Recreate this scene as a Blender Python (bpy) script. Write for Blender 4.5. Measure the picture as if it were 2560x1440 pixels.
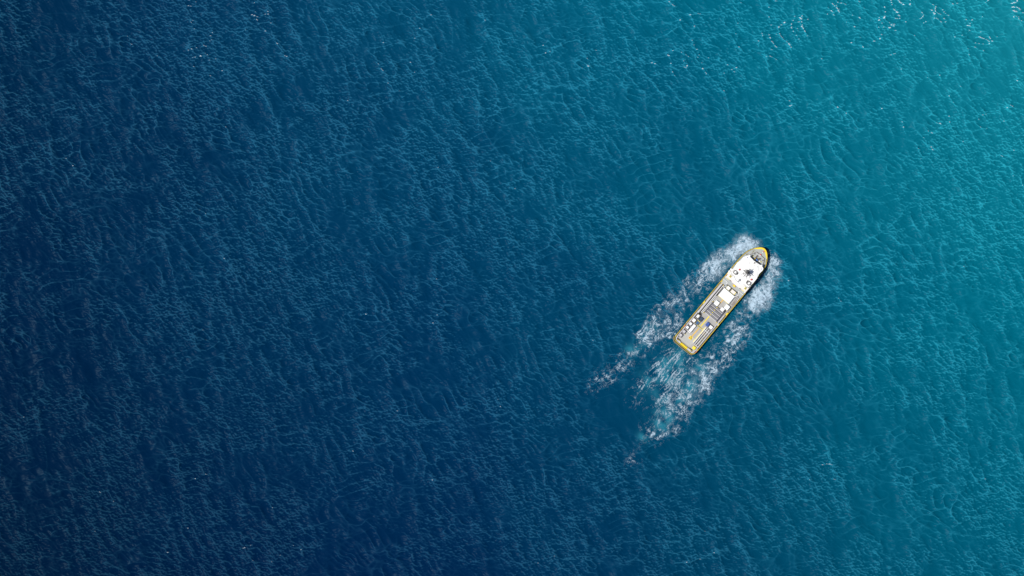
import bpy, bmesh, math, random
import numpy as np
from mathutils import Vector, Matrix

for o in list(bpy.data.objects):
    bpy.data.objects.remove(o, do_unlink=True)
scene = bpy.context.scene
COL = scene.collection
R = math.radians
random.seed(7)

# ------------------------------------------------------------------ camera
M = 0.25                      # metres per photograph pixel at sea level
CAM_H = 4000.0
cd = bpy.data.cameras.new('camera')
cam = bpy.data.objects.new('camera', cd)
COL.objects.link(cam)
cam.location = (0, 0, CAM_H)
cam.rotation_euler = (0, 0, 0)
cd.sensor_width = 36.0
cd.lens = 18.0 * CAM_H / 320.0
cd.clip_start = 10.0
cd.clip_end = 30000.0
scene.camera = cam

# ------------------------------------------------------------------ sky, sun, exposure
SUN_EL, SUN_AZ = 65.0, 184.0          # azimuth counter-clockwise from +X: the light comes from the left
w = bpy.data.worlds.new('World')
scene.world = w
w.use_nodes = True
nt = w.node_tree
sky = nt.nodes.new('ShaderNodeTexSky')
sky.sky_type = 'NISHITA'
sky.sun_disc = False
sky.sun_elevation = R(SUN_EL)
sky.sun_rotation = R(90.0 - SUN_AZ)
bg = nt.nodes['Background']
bg.inputs['Strength'].default_value = 0.075
nt.links.new(sky.outputs['Color'], bg.inputs['Color'])
sd = bpy.data.lights.new('sun', 'SUN')
sd.energy = 4.0
sd.angle = R(0.55)
sd.color = (1.0, 0.96, 0.90)
sun = bpy.data.objects.new('sun', sd)
COL.objects.link(sun)
sv = Vector((math.cos(R(SUN_EL)) * math.cos(R(SUN_AZ)), math.cos(R(SUN_EL)) * math.sin(R(SUN_AZ)), math.sin(R(SUN_EL))))
sun.rotation_euler = sv.to_track_quat('Z', 'Y').to_euler()
sun.location = sv * 2000
scene.view_settings.view_transform = 'Standard'
scene.view_settings.look = 'None'
scene.view_settings.exposure = 0.0
scene.view_settings.gamma = 1.0
scene.view_settings.use_curve_mapping = False

# ------------------------------------------------------------------ small helpers
def lin(c):
    return tuple(((x / 255.0) / 12.92 if x / 255.0 <= 0.04045 else ((x / 255.0 + 0.055) / 1.055) ** 2.4) for x in c)

def tag(o, label=None, cat=None, group=None, kind=None):
    if label: o['label'] = label
    if cat: o['category'] = cat
    if group: o['group'] = group
    if kind: o['kind'] = kind
    return o

MATS = {}
def mat(name, col, rough=0.5, metal=0.0, var=0.12, scale=0.6, spec=0.5):
    if name in MATS: return MATS[name]
    m = bpy.data.materials.new(name)
    m.use_nodes = True
    n = m.node_tree
    b = n.nodes['Principled BSDF']
    b.inputs['Roughness'].default_value = rough
    b.inputs['Metallic'].default_value = metal
    b.inputs['Specular IOR Level'].default_value = spec
    tc = n.nodes.new('ShaderNodeTexCoord')
    no = n.nodes.new('ShaderNodeTexNoise')
    no.inputs['Scale'].default_value = scale
    no.inputs['Detail'].default_value = 6
    no.inputs['Roughness'].default_value = 0.65
    n.links.new(tc.outputs['Object'], no.inputs['Vector'])
    mr = n.nodes.new('ShaderNodeMapRange')
    mr.inputs['From Min'].default_value = 0.3
    mr.inputs['From Max'].default_value = 0.7
    n.links.new(no.outputs['Fac'], mr.inputs['Value'])
    mx = n.nodes.new('ShaderNodeMix')
    mx.data_type = 'RGBA'
    mx.inputs[6].default_value = (*[c * (1 - var) for c in col], 1)
    mx.inputs[7].default_value = (*[min(0.9, c * (1 + var)) for c in col], 1)
    n.links.new(mr.outputs['Result'], mx.inputs[0])
    n.links.new(mx.outputs[2], b.inputs['Base Color'])
    MATS[name] = m
    return m

WHITE = mat('white_paint', (0.82, 0.82, 0.80), 0.45, var=0.03)
PINKW = mat('cream_white_paint', (0.72, 0.68, 0.65), 0.5, var=0.04)
BLUEW = mat('cool_white_paint', (0.80, 0.83, 0.83), 0.45, var=0.03)
LGREY = mat('light_grey_paint', (0.50, 0.49, 0.50), 0.5, var=0.10)
DECK = mat('grey_deck_paint', (0.365, 0.36, 0.345), 0.65, var=0.10, scale=0.25)
DECKB = mat('blue_grey_deck_paint', (0.36, 0.385, 0.385), 0.65, var=0.08, scale=0.25)
MGREY = mat('mid_grey_steel', (0.20, 0.20, 0.21), 0.45, var=0.2)
DGREY = mat('dark_grey_steel', (0.07, 0.068, 0.066), 0.5, var=0.25)
BLACK = mat('black_rubber', (0.013, 0.013, 0.014), 0.6, var=0.3)
BROWN = mat('brown_primer', (0.13, 0.085, 0.055), 0.7, var=0.35, scale=0.8)
RUST = mat('rust_red_paint', (0.28, 0.075, 0.03), 0.7, var=0.25)
YELL = mat('yellow_paint', (0.80, 0.60, 0.010), 0.5, var=0.07)
LYELL = mat('pale_yellow_paint', (0.78, 0.66, 0.14), 0.55, var=0.1)
OYELL = mat('amber_yellow_paint', (0.72, 0.42, 0.03), 0.55, var=0.25, scale=0.4)
RED = mat('red_paint', (0.55, 0.045, 0.04), 0.5, var=0.1)
NAVY = mat('navy_paint', (0.012, 0.022, 0.065), 0.5, var=0.2)
DNAVY = mat('dark_blue_paint', (0.010, 0.038, 0.085), 0.5, var=0.15)
BLUE = mat('blue_paint', (0.012, 0.085, 0.23), 0.5, var=0.12)
RBLUE = mat('bright_blue_paint', (0.015, 0.075, 0.33), 0.5, var=0.12)
WINB = mat('winch_blue_paint', (0.07, 0.16, 0.42), 0.5, var=0.2)
HULLC = mat('dark_green_hull_paint', (0.010, 0.022, 0.020), 0.5, var=0.3)
TAN = mat('tan_fender_paint', (0.35, 0.27, 0.09), 0.6, var=0.2)
OLIVE = mat('olive_yellow_paint', (0.38, 0.33, 0.04), 0.55, var=0.2)

# ------------------------------------------------------------------ the sea: a spectrum of waves as real geometry
NX, NY = 1440, 810
LX, LY = 656.0, 369.0
def waves(nx, ny, full=True):
    """height and horizontal displacement of one periodic patch (nx, ny multiples of the same base)"""
    rng = np.random.default_rng(11)
    BX, BY = NX, NY
    kx = np.fft.fftfreq(BX, LX / BX) * 2 * np.pi
    ky = np.fft.fftfreq(BY, LY / BY) * 2 * np.pi
    KX, KY = np.meshgrid(kx, ky)
    K = np.hypot(KX, KY); K[0, 0] = 1e-6
    TH = np.arctan2(KY, KX)
    def system(lam, spread, deg, rms, width):
        k0 = 2 * np.pi / lam
        a = np.exp(-0.5 * (np.log(K / k0) / width) ** 2) / K
        d = np.abs(np.cos(TH - math.radians(deg))) ** spread
        s = a * d
        s[0, 0] = 0
        H = s * (rng.normal(size=K.shape) + 1j * rng.normal(size=K.shape))
        h = np.fft.ifft2(H)
        sl = np.sqrt(np.mean(np.fft.ifft2(1j * KX * H).real ** 2 + np.fft.ifft2(1j * KY * H).real ** 2))
        return H * (rms / sl)
    swell = system(24.0, 4, 24, 0.060, 0.45) + system(16.0, 2.5, 106, 0.04, 0.42) + system(10.0, 2.5, 32, 0.085, 0.45) + system(60.0, 2, 60, 0.012, 0.4)
    chop = system(4.8, 1.2, 62, 0.09, 0.45) + system(2.5, 1.8, 70, 0.20, 0.40) + system(1.6, 1.5, 70, 0.26, 0.22)
    # gusts: the fine chop is stronger in some patches than in others
    rg2 = np.random.default_rng(4)
    def soft(L_):
        g = np.fft.ifft2(np.fft.fft2(rg2.normal(size=K.shape)) * np.exp(-(K * L_) ** 2 / 2)).real
        return g / g.std()
    gust = np.clip(1 + 0.30 * soft(14) + 0.30 * soft(4.5), 0.3, 2.0)
    # long sharp creases where two wave trains cross
    crease = np.zeros(K.shape); line = np.zeros(K.shape)
    for lam_, deg, spr, amp, wl in ((30, 26, 4, 0.045, .6), (25, 103, 4, 0.045, .6), (13, 30, 3, 0.085, .85), (11, 98, 3, 0.085, .85), (7.0, 62, 2.0, 0.14, .75), (4.4, 80, 1.6, 0.16, .6)):
        f = np.fft.ifft2(system(lam_, spr, deg, 1.0, 0.30)).real
        f = f / f.std()
        k0 = 2 * np.pi / lam_
        env = np.clip(0.55 + 0.65 * soft(lam_ * 0.55), 0, 2)
        crease += amp / k0 * env * (1 - np.sqrt(f * f + (0.22 * k0) ** 2))
        line = np.maximum(line, wl * np.clip(env - 0.35, 0, 1) * np.clip(1 - np.abs(f) / (0.62 * k0), 0, 1))
    H = swell + np.fft.fft2(np.fft.ifft2(chop).real * gust + crease)
    h = np.fft.ifft2(H).real
    H = np.fft.fft2(h)
    Hd = H * np.exp(-(K * 0.24) ** 2)
    dx = np.fft.ifft2(1j * KX / K * Hd).real      # converges on the crests
    dy = np.fft.ifft2(1j * KY / K * Hd).real
    lam = 0.8
    cf = lambda s_: np.fft.ifft2(K ** 2 * H * np.exp(-(K * s_) ** 2)).real
    c1, c2, c3 = cf(0.18), cf(0.5), cf(1.3)
    sharp = c1 / c1.std() + 0.6 * c2 / c2.std() + 0.4 * c3 / c3.std()
    return h, lam * dx, lam * dy, sharp / sharp.std() * np.clip(gust, 0.5, 1.6), line
HGT, DX, DY, SHARP, LINE = waves(NX, NY)

def smooth_noise(shape, sig, rng, aspect=None):
    n = rng.normal(size=shape)
    fy = np.fft.fftfreq(shape[0])[:, None]; fx = np.fft.fftfreq(shape[1])[None, :]
    sx, sy = (sig, sig) if aspect is None else aspect
    g = np.exp(-2 * (np.pi ** 2) * ((fx * sx) ** 2 + (fy * sy) ** 2))
    r = np.fft.ifft2(np.fft.fft2(n) * g).real
    return r / r.std()

def blur(a, sig):
    if sig <= 0: return a
    p = int(sig * 4)
    b = np.pad(a, p)
    fy = np.fft.fftfreq(b.shape[0])[:, None]; fx = np.fft.fftfreq(b.shape[1])[None, :]
    g = np.exp(-2 * (np.pi ** 2) * (sig ** 2) * (fx ** 2 + fy ** 2))
    r = np.fft.ifft2(np.fft.fft2(b) * g).real
    return r[p:-p, p:-p]

def inpoly(X, Y, poly):
    res = np.zeros(X.shape, bool)
    n = len(poly)
    for i in range(n):
        x0, y0 = poly[i]; x1, y1 = poly[(i + 1) % n]
        if y0 == y1: continue
        c = ((y0 > Y) != (y1 > Y)) & (X < (x1 - x0) * (Y - y0) / (y1 - y0) + x0)
        res ^= c
    return res

# --- the wake, mapped in units of 0.25 m east of and south of the sea's north-west corner
FX0, FY0, FX1, FY1, FS = 1440, 560, 1980, 1200, 0.6
fnx, fny = int((FX1 - FX0) / FS), int((FY1 - FY0) / FS)
FXg, FYg = np.meshgrid(FX0 + (np.arange(fnx) + 0.5) * FS, FY0 + (np.arange(fny) + 0.5) * FS)
ZONES = [   # outline, density, softness
    ([(1899, 614), (1888, 602), (1862, 589), (1848, 592), (1838, 607), (1815, 622), (1790, 632), (1776, 648), (1764, 672), (1775, 690), (1792, 690), (1812, 675), (1845, 645), (1872, 628)], 0.62, 8),
    ([(1900, 618), (1884, 604), (1860, 596), (1845, 606), (1836, 622), (1818, 640), (1840, 645), (1872, 628)], 0.45, 5),
    ([(1775, 645), (1750, 668), (1700, 710), (1660, 752), (1632, 772), (1602, 812), (1586, 846), (1620, 862), (1650, 862), (1682, 852), (1694, 830), (1704, 812), (1690, 800), (1712, 770), (1740, 740), (1764, 712), (1806, 690), (1790, 680)], 0.33, 10),
    ([(1770, 650), (1720, 695), (1675, 740), (1632, 785), (1600, 830), (1615, 835), (1660, 790), (1700, 750), (1745, 705), (1785, 680)], 0.07, 9),
    ([(1775, 690), (1805, 698), (1705, 825), (1690, 850), (1610, 858), (1640, 800), (1710, 740)], 0.08, 12),
    ([(1880, 700), (1900, 730), (1850, 800), (1800, 860), (1760, 900), (1742, 885), (1800, 815)], 0.12, 8),
    ([(1605, 830), (1560, 876), (1520, 912), (1495, 930), (1473, 965), (1478, 990), (1500, 967), (1535, 952), (1560, 935), (1590, 900), (1640, 868)], 0.29, 13),
    ([(1920, 640), (1930, 626), (1945, 646), (1952, 665), (1945, 690), (1940, 720), (1930, 752), (1908, 772), (1886, 768), (1872, 748), (1892, 722), (1912, 682)], 0.66, 8),
    ([(1928, 750), (1902, 778), (1882, 800), (1878, 830), (1852, 868), (1835, 900), (1810, 928), (1772, 980), (1748, 1000), (1740, 975), (1760, 935), (1772, 905), (1790, 880), (1806, 846), (1832, 800), (1856, 752), (1882, 735)], 0.34, 10),
    ([(1905, 770), (1880, 800), (1862, 840), (1830, 895), (1800, 925), (1795, 905), (1830, 860), (1850, 810), (1880, 765)], 0.10, 9),
    ([(1790, 895), (1748, 1005), (1715, 1055), (1690, 1080), (1650, 1100), (1610, 1118), (1597, 1100), (1615, 1068), (1640, 1020), (1660, 998), (1682, 960), (1720, 918), (1750, 890)], 0.36, 14),
    ([(1578, 1128), (1602, 1150), (1603, 1165), (1572, 1168), (1562, 1150)], 0.26, 12),
    ([(1600, 965), (1575, 985), (1562, 1020), (1600, 1030), (1650, 1000)], 0.10, 9),
]
STREAK = [([(1684, 852), (1734, 890), (1737, 905), (1702, 950), (1682, 985), (1642, 1033), (1626, 1020), (1652, 985), (1662, 960), (1600, 975), (1575, 980), (1592, 960), (1622, 920), (1650, 885)], 0.45, 9),
    ([(1700, 930), (1730, 900), (1720, 960), (1690, 1020), (1650, 1080), (1610, 1110), (1600, 1090), (1625, 1050), (1660, 985)], 0.16, 12), ([(1640, 900), (1600, 950), (1560, 1000), (1570, 1020), (1620, 990), (1670, 930)], 0.14, 12)]
def density(zs):
    d = np.zeros(FXg.shape)
    for poly, wt, soft in zs:
        d += wt * blur(inpoly(FXg, FYg, poly).astype(float), soft / FS)
    return d
dens = density(ZONES)
dens_s = density(STREAK)
AER = [(1629, 822, 13, .8), (1609, 853, 12, .5), (1582, 878, 13, .8), (1754, 919, 12, .9), (1746, 936, 10, .7), (1732, 955, 11, .8), (1715, 978, 14, .8),
       (1695, 1000, 11, .8), (1668, 1039, 13, 1.), (1651, 1067, 12, .9), (1609, 1092, 11, .5), (1668, 903, 22, .55), (1695, 885, 16, .65), (1645, 945, 20, .45), (1690, 925, 18, .5), (1675, 960, 16, .5), (1655, 1000, 15, .5), (1640, 1040, 14, .4), (1612, 967, 18, .45), (1640, 935, 20, .3),
       (1860, 610, 22, .5), (1800, 650, 18, .4), (1935, 690, 18, .5), (1915, 745, 16, .4), (1830, 850, 14, .3), (1800, 800, 0.1, 0)]
aer = np.zeros(FXg.shape)
for x, y, r, a in AER:
    aer += a * np.exp(-((FXg - x) ** 2 + (FYg - y) ** 2) / (2 * r * r))
rngA = np.random.default_rng(5)
warpn = smooth_noise(FXg.shape, 7 * 0.8 / FS, rngA)
aer = np.clip(aer * (0.75 + 0.45 * warpn), 0, 1)
calm = np.clip(blur(inpoly(FXg, FYg, [(1600, 860), (1700, 780), (1760, 720), (1840, 660), (1900, 640), (1895, 720), (1840, 800), (1780, 910), (1690, 1040), (1600, 1120), (1540, 1100), (1500, 1000), (1560, 920)]).astype(float), 22 / FS), 0, 1)

# world <-> wake raster
def px_of(x, y): return 1280 + x / M, 720 - y / M
def bil(a, gx, gy):
    ny, nx = a.shape
    gx = np.clip(gx, 0, nx - 1.001); gy = np.clip(gy, 0, ny - 1.001)
    i = gx.astype(int); j = gy.astype(int); fx = gx - i; fy = gy - j
    return a[j, i] * (1 - fx) * (1 - fy) + a[j, i + 1] * fx * (1 - fy) + a[j + 1, i] * (1 - fx) * fy + a[j + 1, i + 1] * fx * fy
def from_wake(a, x, y):
    px, py = px_of(x, y)
    gx, gy = (px - FX0) / FS - 0.5, (py - FY0) / FS - 0.5
    ok = (gx > 0) & (gx < fnx - 1) & (gy > 0) & (gy < fny - 1)
    return np.where(ok, bil(a, gx, gy), 0.0)

# --- the mesh of the sea
gx = (np.arange(NX + 1) / NX - 0.5) * LX
gy = (np.arange(NY + 1) / NY - 0.5) * LY
GX, GY = np.meshgrid(gx, gy)
wrap = lambda a: np.pad(a, ((0, 1), (0, 1)), mode='wrap')
calm_g = from_wake(calm, GX, GY)
edge = np.clip(np.minimum(LX / 2 - np.abs(GX), LY / 2 - np.abs(GY)) / 5.0, 0, 1)
qx, qy = px_of(GX, GY)
south_west = np.clip((qy - 500) / 900, 0, 1) * np.clip(1.15 - qx / 1900, 0, 1)
damp = 1 - 0.5 * calm_g - 0.25 * edge * south_west * (1 - calm_g)
WH, WDX, WDY = wrap(HGT) * damp, wrap(DX) * damp, wrap(DY) * damp
# sky and sun highlights on the sharp crests, painted as lighter water colour
CREST_HL = np.clip(1.0 * np.clip((wrap(SHARP) - 0.35) / 2.3, 0, 1) + 0.85 * wrap(LINE) * np.clip(0.45 + 0.5 * wrap(SHARP), 0, 1.4), 0, 1)
CREST_HLG = CREST_HL * np.clip(damp, 0, 1) ** 2
AERG = from_wake(aer, GX, GY)

def grid_mesh(name, X, Y, Z, attrs=()):
    ny, nx = X.shape
    me = bpy.data.meshes.new(name)
    nv = nx * ny
    me.vertices.add(nv)
    co = np.stack([X, Y, Z], -1).astype(np.float32).ravel()
    me.vertices.foreach_set('co', co)
    idx = np.arange(nv, dtype=np.int32).reshape(ny, nx)
    q = np.stack([idx[:-1, :-1], idx[:-1, 1:], idx[1:, 1:], idx[1:, :-1]], -1).reshape(-1)
    nf = (nx - 1) * (ny - 1)
    me.loops.add(nf * 4)
    me.loops.foreach_set('vertex_index', q)
    me.polygons.add(nf)
    me.polygons.foreach_set('loop_start', np.arange(0, nf * 4, 4, dtype=np.int32))
    me.polygons.foreach_set('use_smooth', np.ones(nf, dtype=bool))
    for an, av in attrs:
        at = me.attributes.new(an, 'FLOAT', 'POINT')
        at.data.foreach_set('value', av.astype(np.float32).ravel())
    me.update(calc_edges=True)
    return me

# --- water material: deep navy water in the west passing into turquoise water in the east
EFF = 1.52
ROWS = [  # water colours, north-east sky glare painted in, west to east, along the north edge, the middle and the south edge
    [(0, 45, 80), (2, 63, 100), (3, 93, 125), (3, 117, 142), (18, 139, 158)],
    [(0, 36, 72), (0, 52, 89), (0, 65, 102), (0, 91, 121), (0, 115, 139)],
    [(0, 28, 59), (0, 36, 74), (0, 47, 86), (0, 73, 105), (0, 95, 122)],
]
def water_material():
    m = bpy.data.materials.new('sea_water')
    m.use_nodes = True
    n = m.node_tree; L = n.links.new
    b = n.nodes['Principled BSDF']
    geo = n.nodes.new('ShaderNodeNewGeometry')
    nz = n.nodes.new('ShaderNodeTexNoise')
    nz.inputs['Scale'].default_value = 0.012
    nz.inputs['Detail'].default_value = 4
    L(geo.outputs['Position'], nz.inputs['Vector'])
    sub = n.nodes.new('ShaderNodeVectorMath'); sub.operation = 'SUBTRACT'
    sub.inputs[1].default_value = (0.5, 0.5, 0.5)
    L(nz.outputs['Color'], sub.inputs[0])
    sc = n.nodes.new('ShaderNodeVectorMath'); sc.operation = 'SCALE'
    sc.inputs['Scale'].default_value = 110.0
    L(sub.outputs[0], sc.inputs[0])
    ad = n.nodes.new('ShaderNodeVectorMath'); ad.operation = 'ADD'
    L(geo.outputs['Position'], ad.inputs[0]); L(sc.outputs[0], ad.inputs[1])
    sep = n.nodes.new('ShaderNodeSeparateXYZ'); L(ad.outputs[0], sep.inputs[0])
    def mr(sock, a, b_):
        r = n.nodes.new('ShaderNodeMapRange'); r.clamp = True
        r.inputs['From Min'].default_value = a; r.inputs['From Max'].default_value = b_
        L(sock, r.inputs['Value']); return r.outputs['Result']
    tx = mr(sep.outputs['X'], -320, 320)
    ramps = []
    for row in ROWS:
        cr = n.nodes.new('ShaderNodeValToRGB')
        cr.color_ramp.interpolation = 'CARDINAL'
        el = cr.color_ramp.elements
        while len(el) < 5: el.new(0.5)
        for i, c in enumerate(row):
            el[i].position = i / 4
            el[i].color = (*[v / EFF for v in lin(c)], 1)
        L(tx, cr.inputs['Fac'])
        ramps.append(cr.outputs['Color'])
    def mix(f, a, c):
        x = n.nodes.new('ShaderNodeMix'); x.data_type = 'RGBA'
        L(f, x.inputs[0])
        for s, k in ((a, 6), (c, 7)):
            if isinstance(s, tuple): x.inputs[k].default_value = s
            else: L(s, x.inputs[k])
        return x.outputs[2]
    c = mix(mr(sep.outputs['Y'], 0, -180), mix(mr(sep.outputs['Y'], 180, 0), ramps[0], ramps[1]), ramps[2])
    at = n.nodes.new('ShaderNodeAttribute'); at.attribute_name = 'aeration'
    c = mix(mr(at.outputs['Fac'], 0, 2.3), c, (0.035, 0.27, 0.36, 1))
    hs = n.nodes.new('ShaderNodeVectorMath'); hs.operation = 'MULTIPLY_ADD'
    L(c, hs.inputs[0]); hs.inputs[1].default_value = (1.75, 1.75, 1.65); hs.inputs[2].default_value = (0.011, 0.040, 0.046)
    ac = n.nodes.new('ShaderNodeAttribute'); ac.attribute_name = 'crest_highlight'
    c = mix(ac.outputs['Fac'], c, hs.outputs[0])  # crest highlights go into the base colour
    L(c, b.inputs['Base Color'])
    b.inputs['Roughness'].default_value = 0.30
    b.inputs['Specular IOR Level'].default_value = 0.03
    b.inputs['Specular Tint'].default_value = (0.45, 0.8, 1.0, 1)
    b.inputs['IOR'].default_value = 1.333
    return m
WATER = water_material()
me = grid_mesh('sea', GX + WDX, GY + WDY, WH, [('aeration', AERG), ('crest_highlight', CREST_HLG)])
me.materials.append(WATER)
sea = bpy.data.objects.new('sea', me)
COL.objects.link(sea)
tag(sea, 'deep blue sea turning turquoise towards the east, ruffled by small waves', kind='structure')
# the same waves at half the fineness carry on around the part in view
s = 3
me2 = grid_mesh('sea_around', (GX + wrap(DX))[::s, ::s], (GY + wrap(DY))[::s, ::s], wrap(HGT)[::s, ::s], [('crest_highlight', CREST_HL[::s, ::s])])
me2.materials.append(WATER)
for i in range(-2, 3):
    for j in range(-2, 3):
        if i or j:
            o = bpy.data.objects.new('sea', me2)
            o.location = (i * LX, j * LY, 0)
            tag(o, 'deep blue sea around the ship, ruffled by small waves', kind='structure')
            COL.objects.link(o)
bm = bmesh.new()
bmesh.ops.create_grid(bm, x_segments=8, y_segments=8, size=14000)
me3 = bpy.data.meshes.new('open_sea'); bm.to_mesh(me3); bm.free()
me3.materials.append(WATER)
o = bpy.data.objects.new('open_sea', me3); o.location = (0, 0, -4.5)
tag(o, 'open sea reaching away to the horizon', kind='structure'); COL.objects.link(o)

# ------------------------------------------------------------------ foam of the wake: sheets of froth lying on the waves
def worley(X, Y, seed, cell):
    rg = np.random.default_rng(seed)
    n = 1024
    jx = rg.random((n, n)); jy = rg.random((n, n))
    cx = np.floor(X / cell).astype(int); cy = np.floor(Y / cell).astype(int)
    f1 = np.full(X.shape, 1e9); f2 = np.full(X.shape, 1e9)
    for a in (-1, 0, 1):
        for b_ in (-1, 0, 1):
            ix, iy = cx + a, cy + b_
            px = (ix + jx[iy % n, ix % n]) * cell; py = (iy + jy[iy % n, ix % n]) * cell
            d = np.hypot(X - px, Y - py)
            nf2 = np.where(d < f1, f1, np.minimum(f2, d))
            f1 = np.minimum(f1, d); f2 = nf2
    return (f2 - f1) / cell
rgF = np.random.default_rng(21)
SG = 0.8 / FS                                            # noise sizes below are given for 0.2 m cells
wx = smooth_noise(FXg.shape, 9 * SG, rgF) * 4.0 + smooth_noise(FXg.shape, 3 * SG, rgF) * 1.6 + smooth_noise(FXg.shape, 1.3 * SG, rgF) * 0.7
wy = smooth_noise(FXg.shape, 9 * SG, rgF) * 4.0 + smooth_noise(FXg.shape, 3 * SG, rgF) * 1.6 + smooth_noise(FXg.shape, 1.3 * SG, rgF) * 0.7
fine = smooth_noise(FXg.shape, 0.8 * SG, rgF)
fine2 = smooth_noise(FXg.shape, 1.5 * SG, rgF)
mid = smooth_noise(FXg.shape, 4 * SG, rgF)
big = smooth_noise(FXg.shape, 12 * SG, rgF)
ca, sa = math.cos(R(50.4)), math.sin(R(50.4))
Ug = (FXg - 1708) * ca - (FYg - 868.5) * sa
Vg = (FXg - 1708) * sa + (FYg - 868.5) * ca
Us = Ug * 0.58 + 4000                                    # froth is drawn out along the ship's course
e1 = worley(Us + wx, Vg + 4000 + wy, 1, 12.0)
e2 = worley(Us + wx * .9, Vg + 4000 + wy * .9, 2, 5.6)
e3 = worley(Us + wx * .6, Vg + 4000 + wy * .6, 6, 2.8)
sel = np.clip(0.5 + 0.5 * mid, 0, 1)
lace = np.maximum.reduce([np.clip(1 - e1 / 0.20, 0, 1), (0.45 + 0.5 * sel) * np.clip(1 - e2 / 0.30, 0, 1), (0.25 + 0.5 * (1 - sel)) * np.clip(1 - e3 / 0.45, 0, 1)])
rid2 = 1 - np.abs(smooth_noise(FXg.shape, 2.2 * SG, rgF))
pat = 0.80 * lace + 0.10 * rid2 + 0.03 * fine + 0.04 * fine2 + 0.08 * mid
def ranked(a): return (np.argsort(np.argsort(a.ravel())) / a.size).reshape(a.shape)
pat = ranked(pat)
dloc = np.clip(dens * (1 + 0.20 * big + 0.15 * mid), 0, 0.97)
thick = np.clip((pat - (1 - dloc)) / 0.38, 0, 1) ** 1.1
sn = smooth_noise((fny * 2, fnx * 2), 1, rgF, aspect=(16 * SG, 1.3 * SG))
sn2 = smooth_noise((fny * 2, fnx * 2), 1, rgF, aspect=(7 * SG, 0.9 * SG))
vv = Vg + 3.0 * smooth_noise(FXg.shape, 14 * SG, rgF)
st = bil(sn, Ug / FS + fnx, vv / FS + fny) * 0.6 + bil(sn2, Ug / FS + fnx, vv / FS + fny) * 0.5
pat_s = ranked(0.42 * st + 0.15 * fine + 0.15 * fine2 + 0.9 * lace + 0.2 * rid2)
ds = np.clip(dens_s * (1 + 0.25 * big), 0, 0.9)
thick = np.maximum(thick, 0.8 * np.clip((pat_s - (1 - ds)) / 0.45, 0, 1))
# nothing under the ship itself
hullp = [(1726, 884), (1688, 850), (1692, 836), (1808, 697), (1832, 669), (1858, 640), (1880, 626), (1900, 622), (1914, 627), (1918, 645), (1910, 670), (1880, 712), (1740, 878)]
thick *= 0.84 + 0.12 * np.clip((dens - 0.3) / 0.5, 0, 1)
mist = blur(np.clip(dens - 0.42, 0, 0.5), 9 / FS) + 0.10 * blur(np.clip(dens, 0, 0.4), 8 / FS)
thick = np.maximum(thick, np.clip(mist * 1.5 * (1 + 0.35 * mid + 0.25 * fine2), 0, 0.6))
thick[inpoly(FXg, FYg, hullp)] = 0
FOAM = bpy.data.materials.new('sea_foam')
FOAM.use_nodes = True
n = FOAM.node_tree
b = n.nodes['Principled BSDF']
b.inputs['Base Color'].default_value = (0.43, 0.57, 0.68, 1)
b.inputs['Roughness'].default_value = 0.8
b.inputs['Specular IOR Level'].default_value = 0.2
tr = n.nodes.new('ShaderNodeBsdfTransparent')
ms = n.nodes.new('ShaderNodeMixShader')
at = n.nodes.new('ShaderNodeAttribute'); at.attribute_name = 'thickness'
n.links.new(at.outputs['Fac'], ms.inputs[0])
n.links.new(tr.outputs[0], ms.inputs[1])
n.links.new(b.outputs[0], ms.inputs[2])
n.links.new(ms.outputs[0], n.nodes['Material Output'].inputs['Surface'])

FLECK = FOAM.copy(); FLECK.name = 'white_fleck'
FLECK.node_tree.nodes['Principled BSDF'].inputs['Base Color'].default_value = (0.76, 0.85, 0.90, 1)
def sea_point(x, y):
    u = (x / LX + 0.5) * NX; v = (y / LY + 0.5) * NY
    return x + bil(WDX, u, v), y + bil(WDY, u, v), bil(WH, u, v)

def quads_mesh(name, co, quads, attr=None, material=None):
    me = bpy.data.meshes.new(name)
    me.vertices.add(len(co)); me.vertices.foreach_set('co', np.asarray(co, np.float32).ravel())
    nf = len(quads)
    me.loops.add(nf * 4); me.loops.foreach_set('vertex_index', np.asarray(quads, np.int32).ravel())
    me.polygons.add(nf); me.polygons.foreach_set('loop_start', np.arange(0, nf * 4, 4, dtype=np.int32))
    me.polygons.foreach_set('use_smooth', np.ones(nf, dtype=bool))
    if attr is not None:
        a = me.attributes.new('thickness', 'FLOAT', 'POINT'); a.data.foreach_set('value', np.asarray(attr, np.float32))
    me.update(calc_edges=True)
    me.materials.append(material)
    return me

def foam_sheet():
    idx = np.arange(fnx * fny).reshape(fny, fnx)
    t4 = np.maximum(np.maximum(thick[:-1, :-1], thick[:-1, 1:]), np.maximum(thick[1:, 1:], thick[1:, :-1]))
    keep = t4 > 0.04
    q = np.stack([idx[1:, :-1][keep], idx[1:, 1:][keep], idx[:-1, 1:][keep], idx[:-1, :-1][keep]], -1)
    used, inv = np.unique(q.ravel(), return_inverse=True)
    x = (FXg.ravel()[used] - 1280) * M; y = (720 - FYg.ravel()[used]) * M
    X, Y, Z = sea_point(x, y)
    t = thick.ravel()[used]
    spray = np.clip(dens.ravel()[used] - 0.55, 0, 0.5)
    Z = Z + 0.10 + 0.12 * t + spray * (1.2 + 0.5 * np.clip(mid.ravel()[used], -1, 2))
    print('foam quads', len(q))
    return quads_mesh('wake_foam', np.stack([X, Y, Z], -1), inv.reshape(-1, 4), t, FOAM)
o = bpy.data.objects.new('wake_foam', foam_sheet())
tag(o, 'white lacy foam of the bow waves and the wake trailing behind the ship', 'foam', kind='stuff')
COL.objects.link(o)

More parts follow.
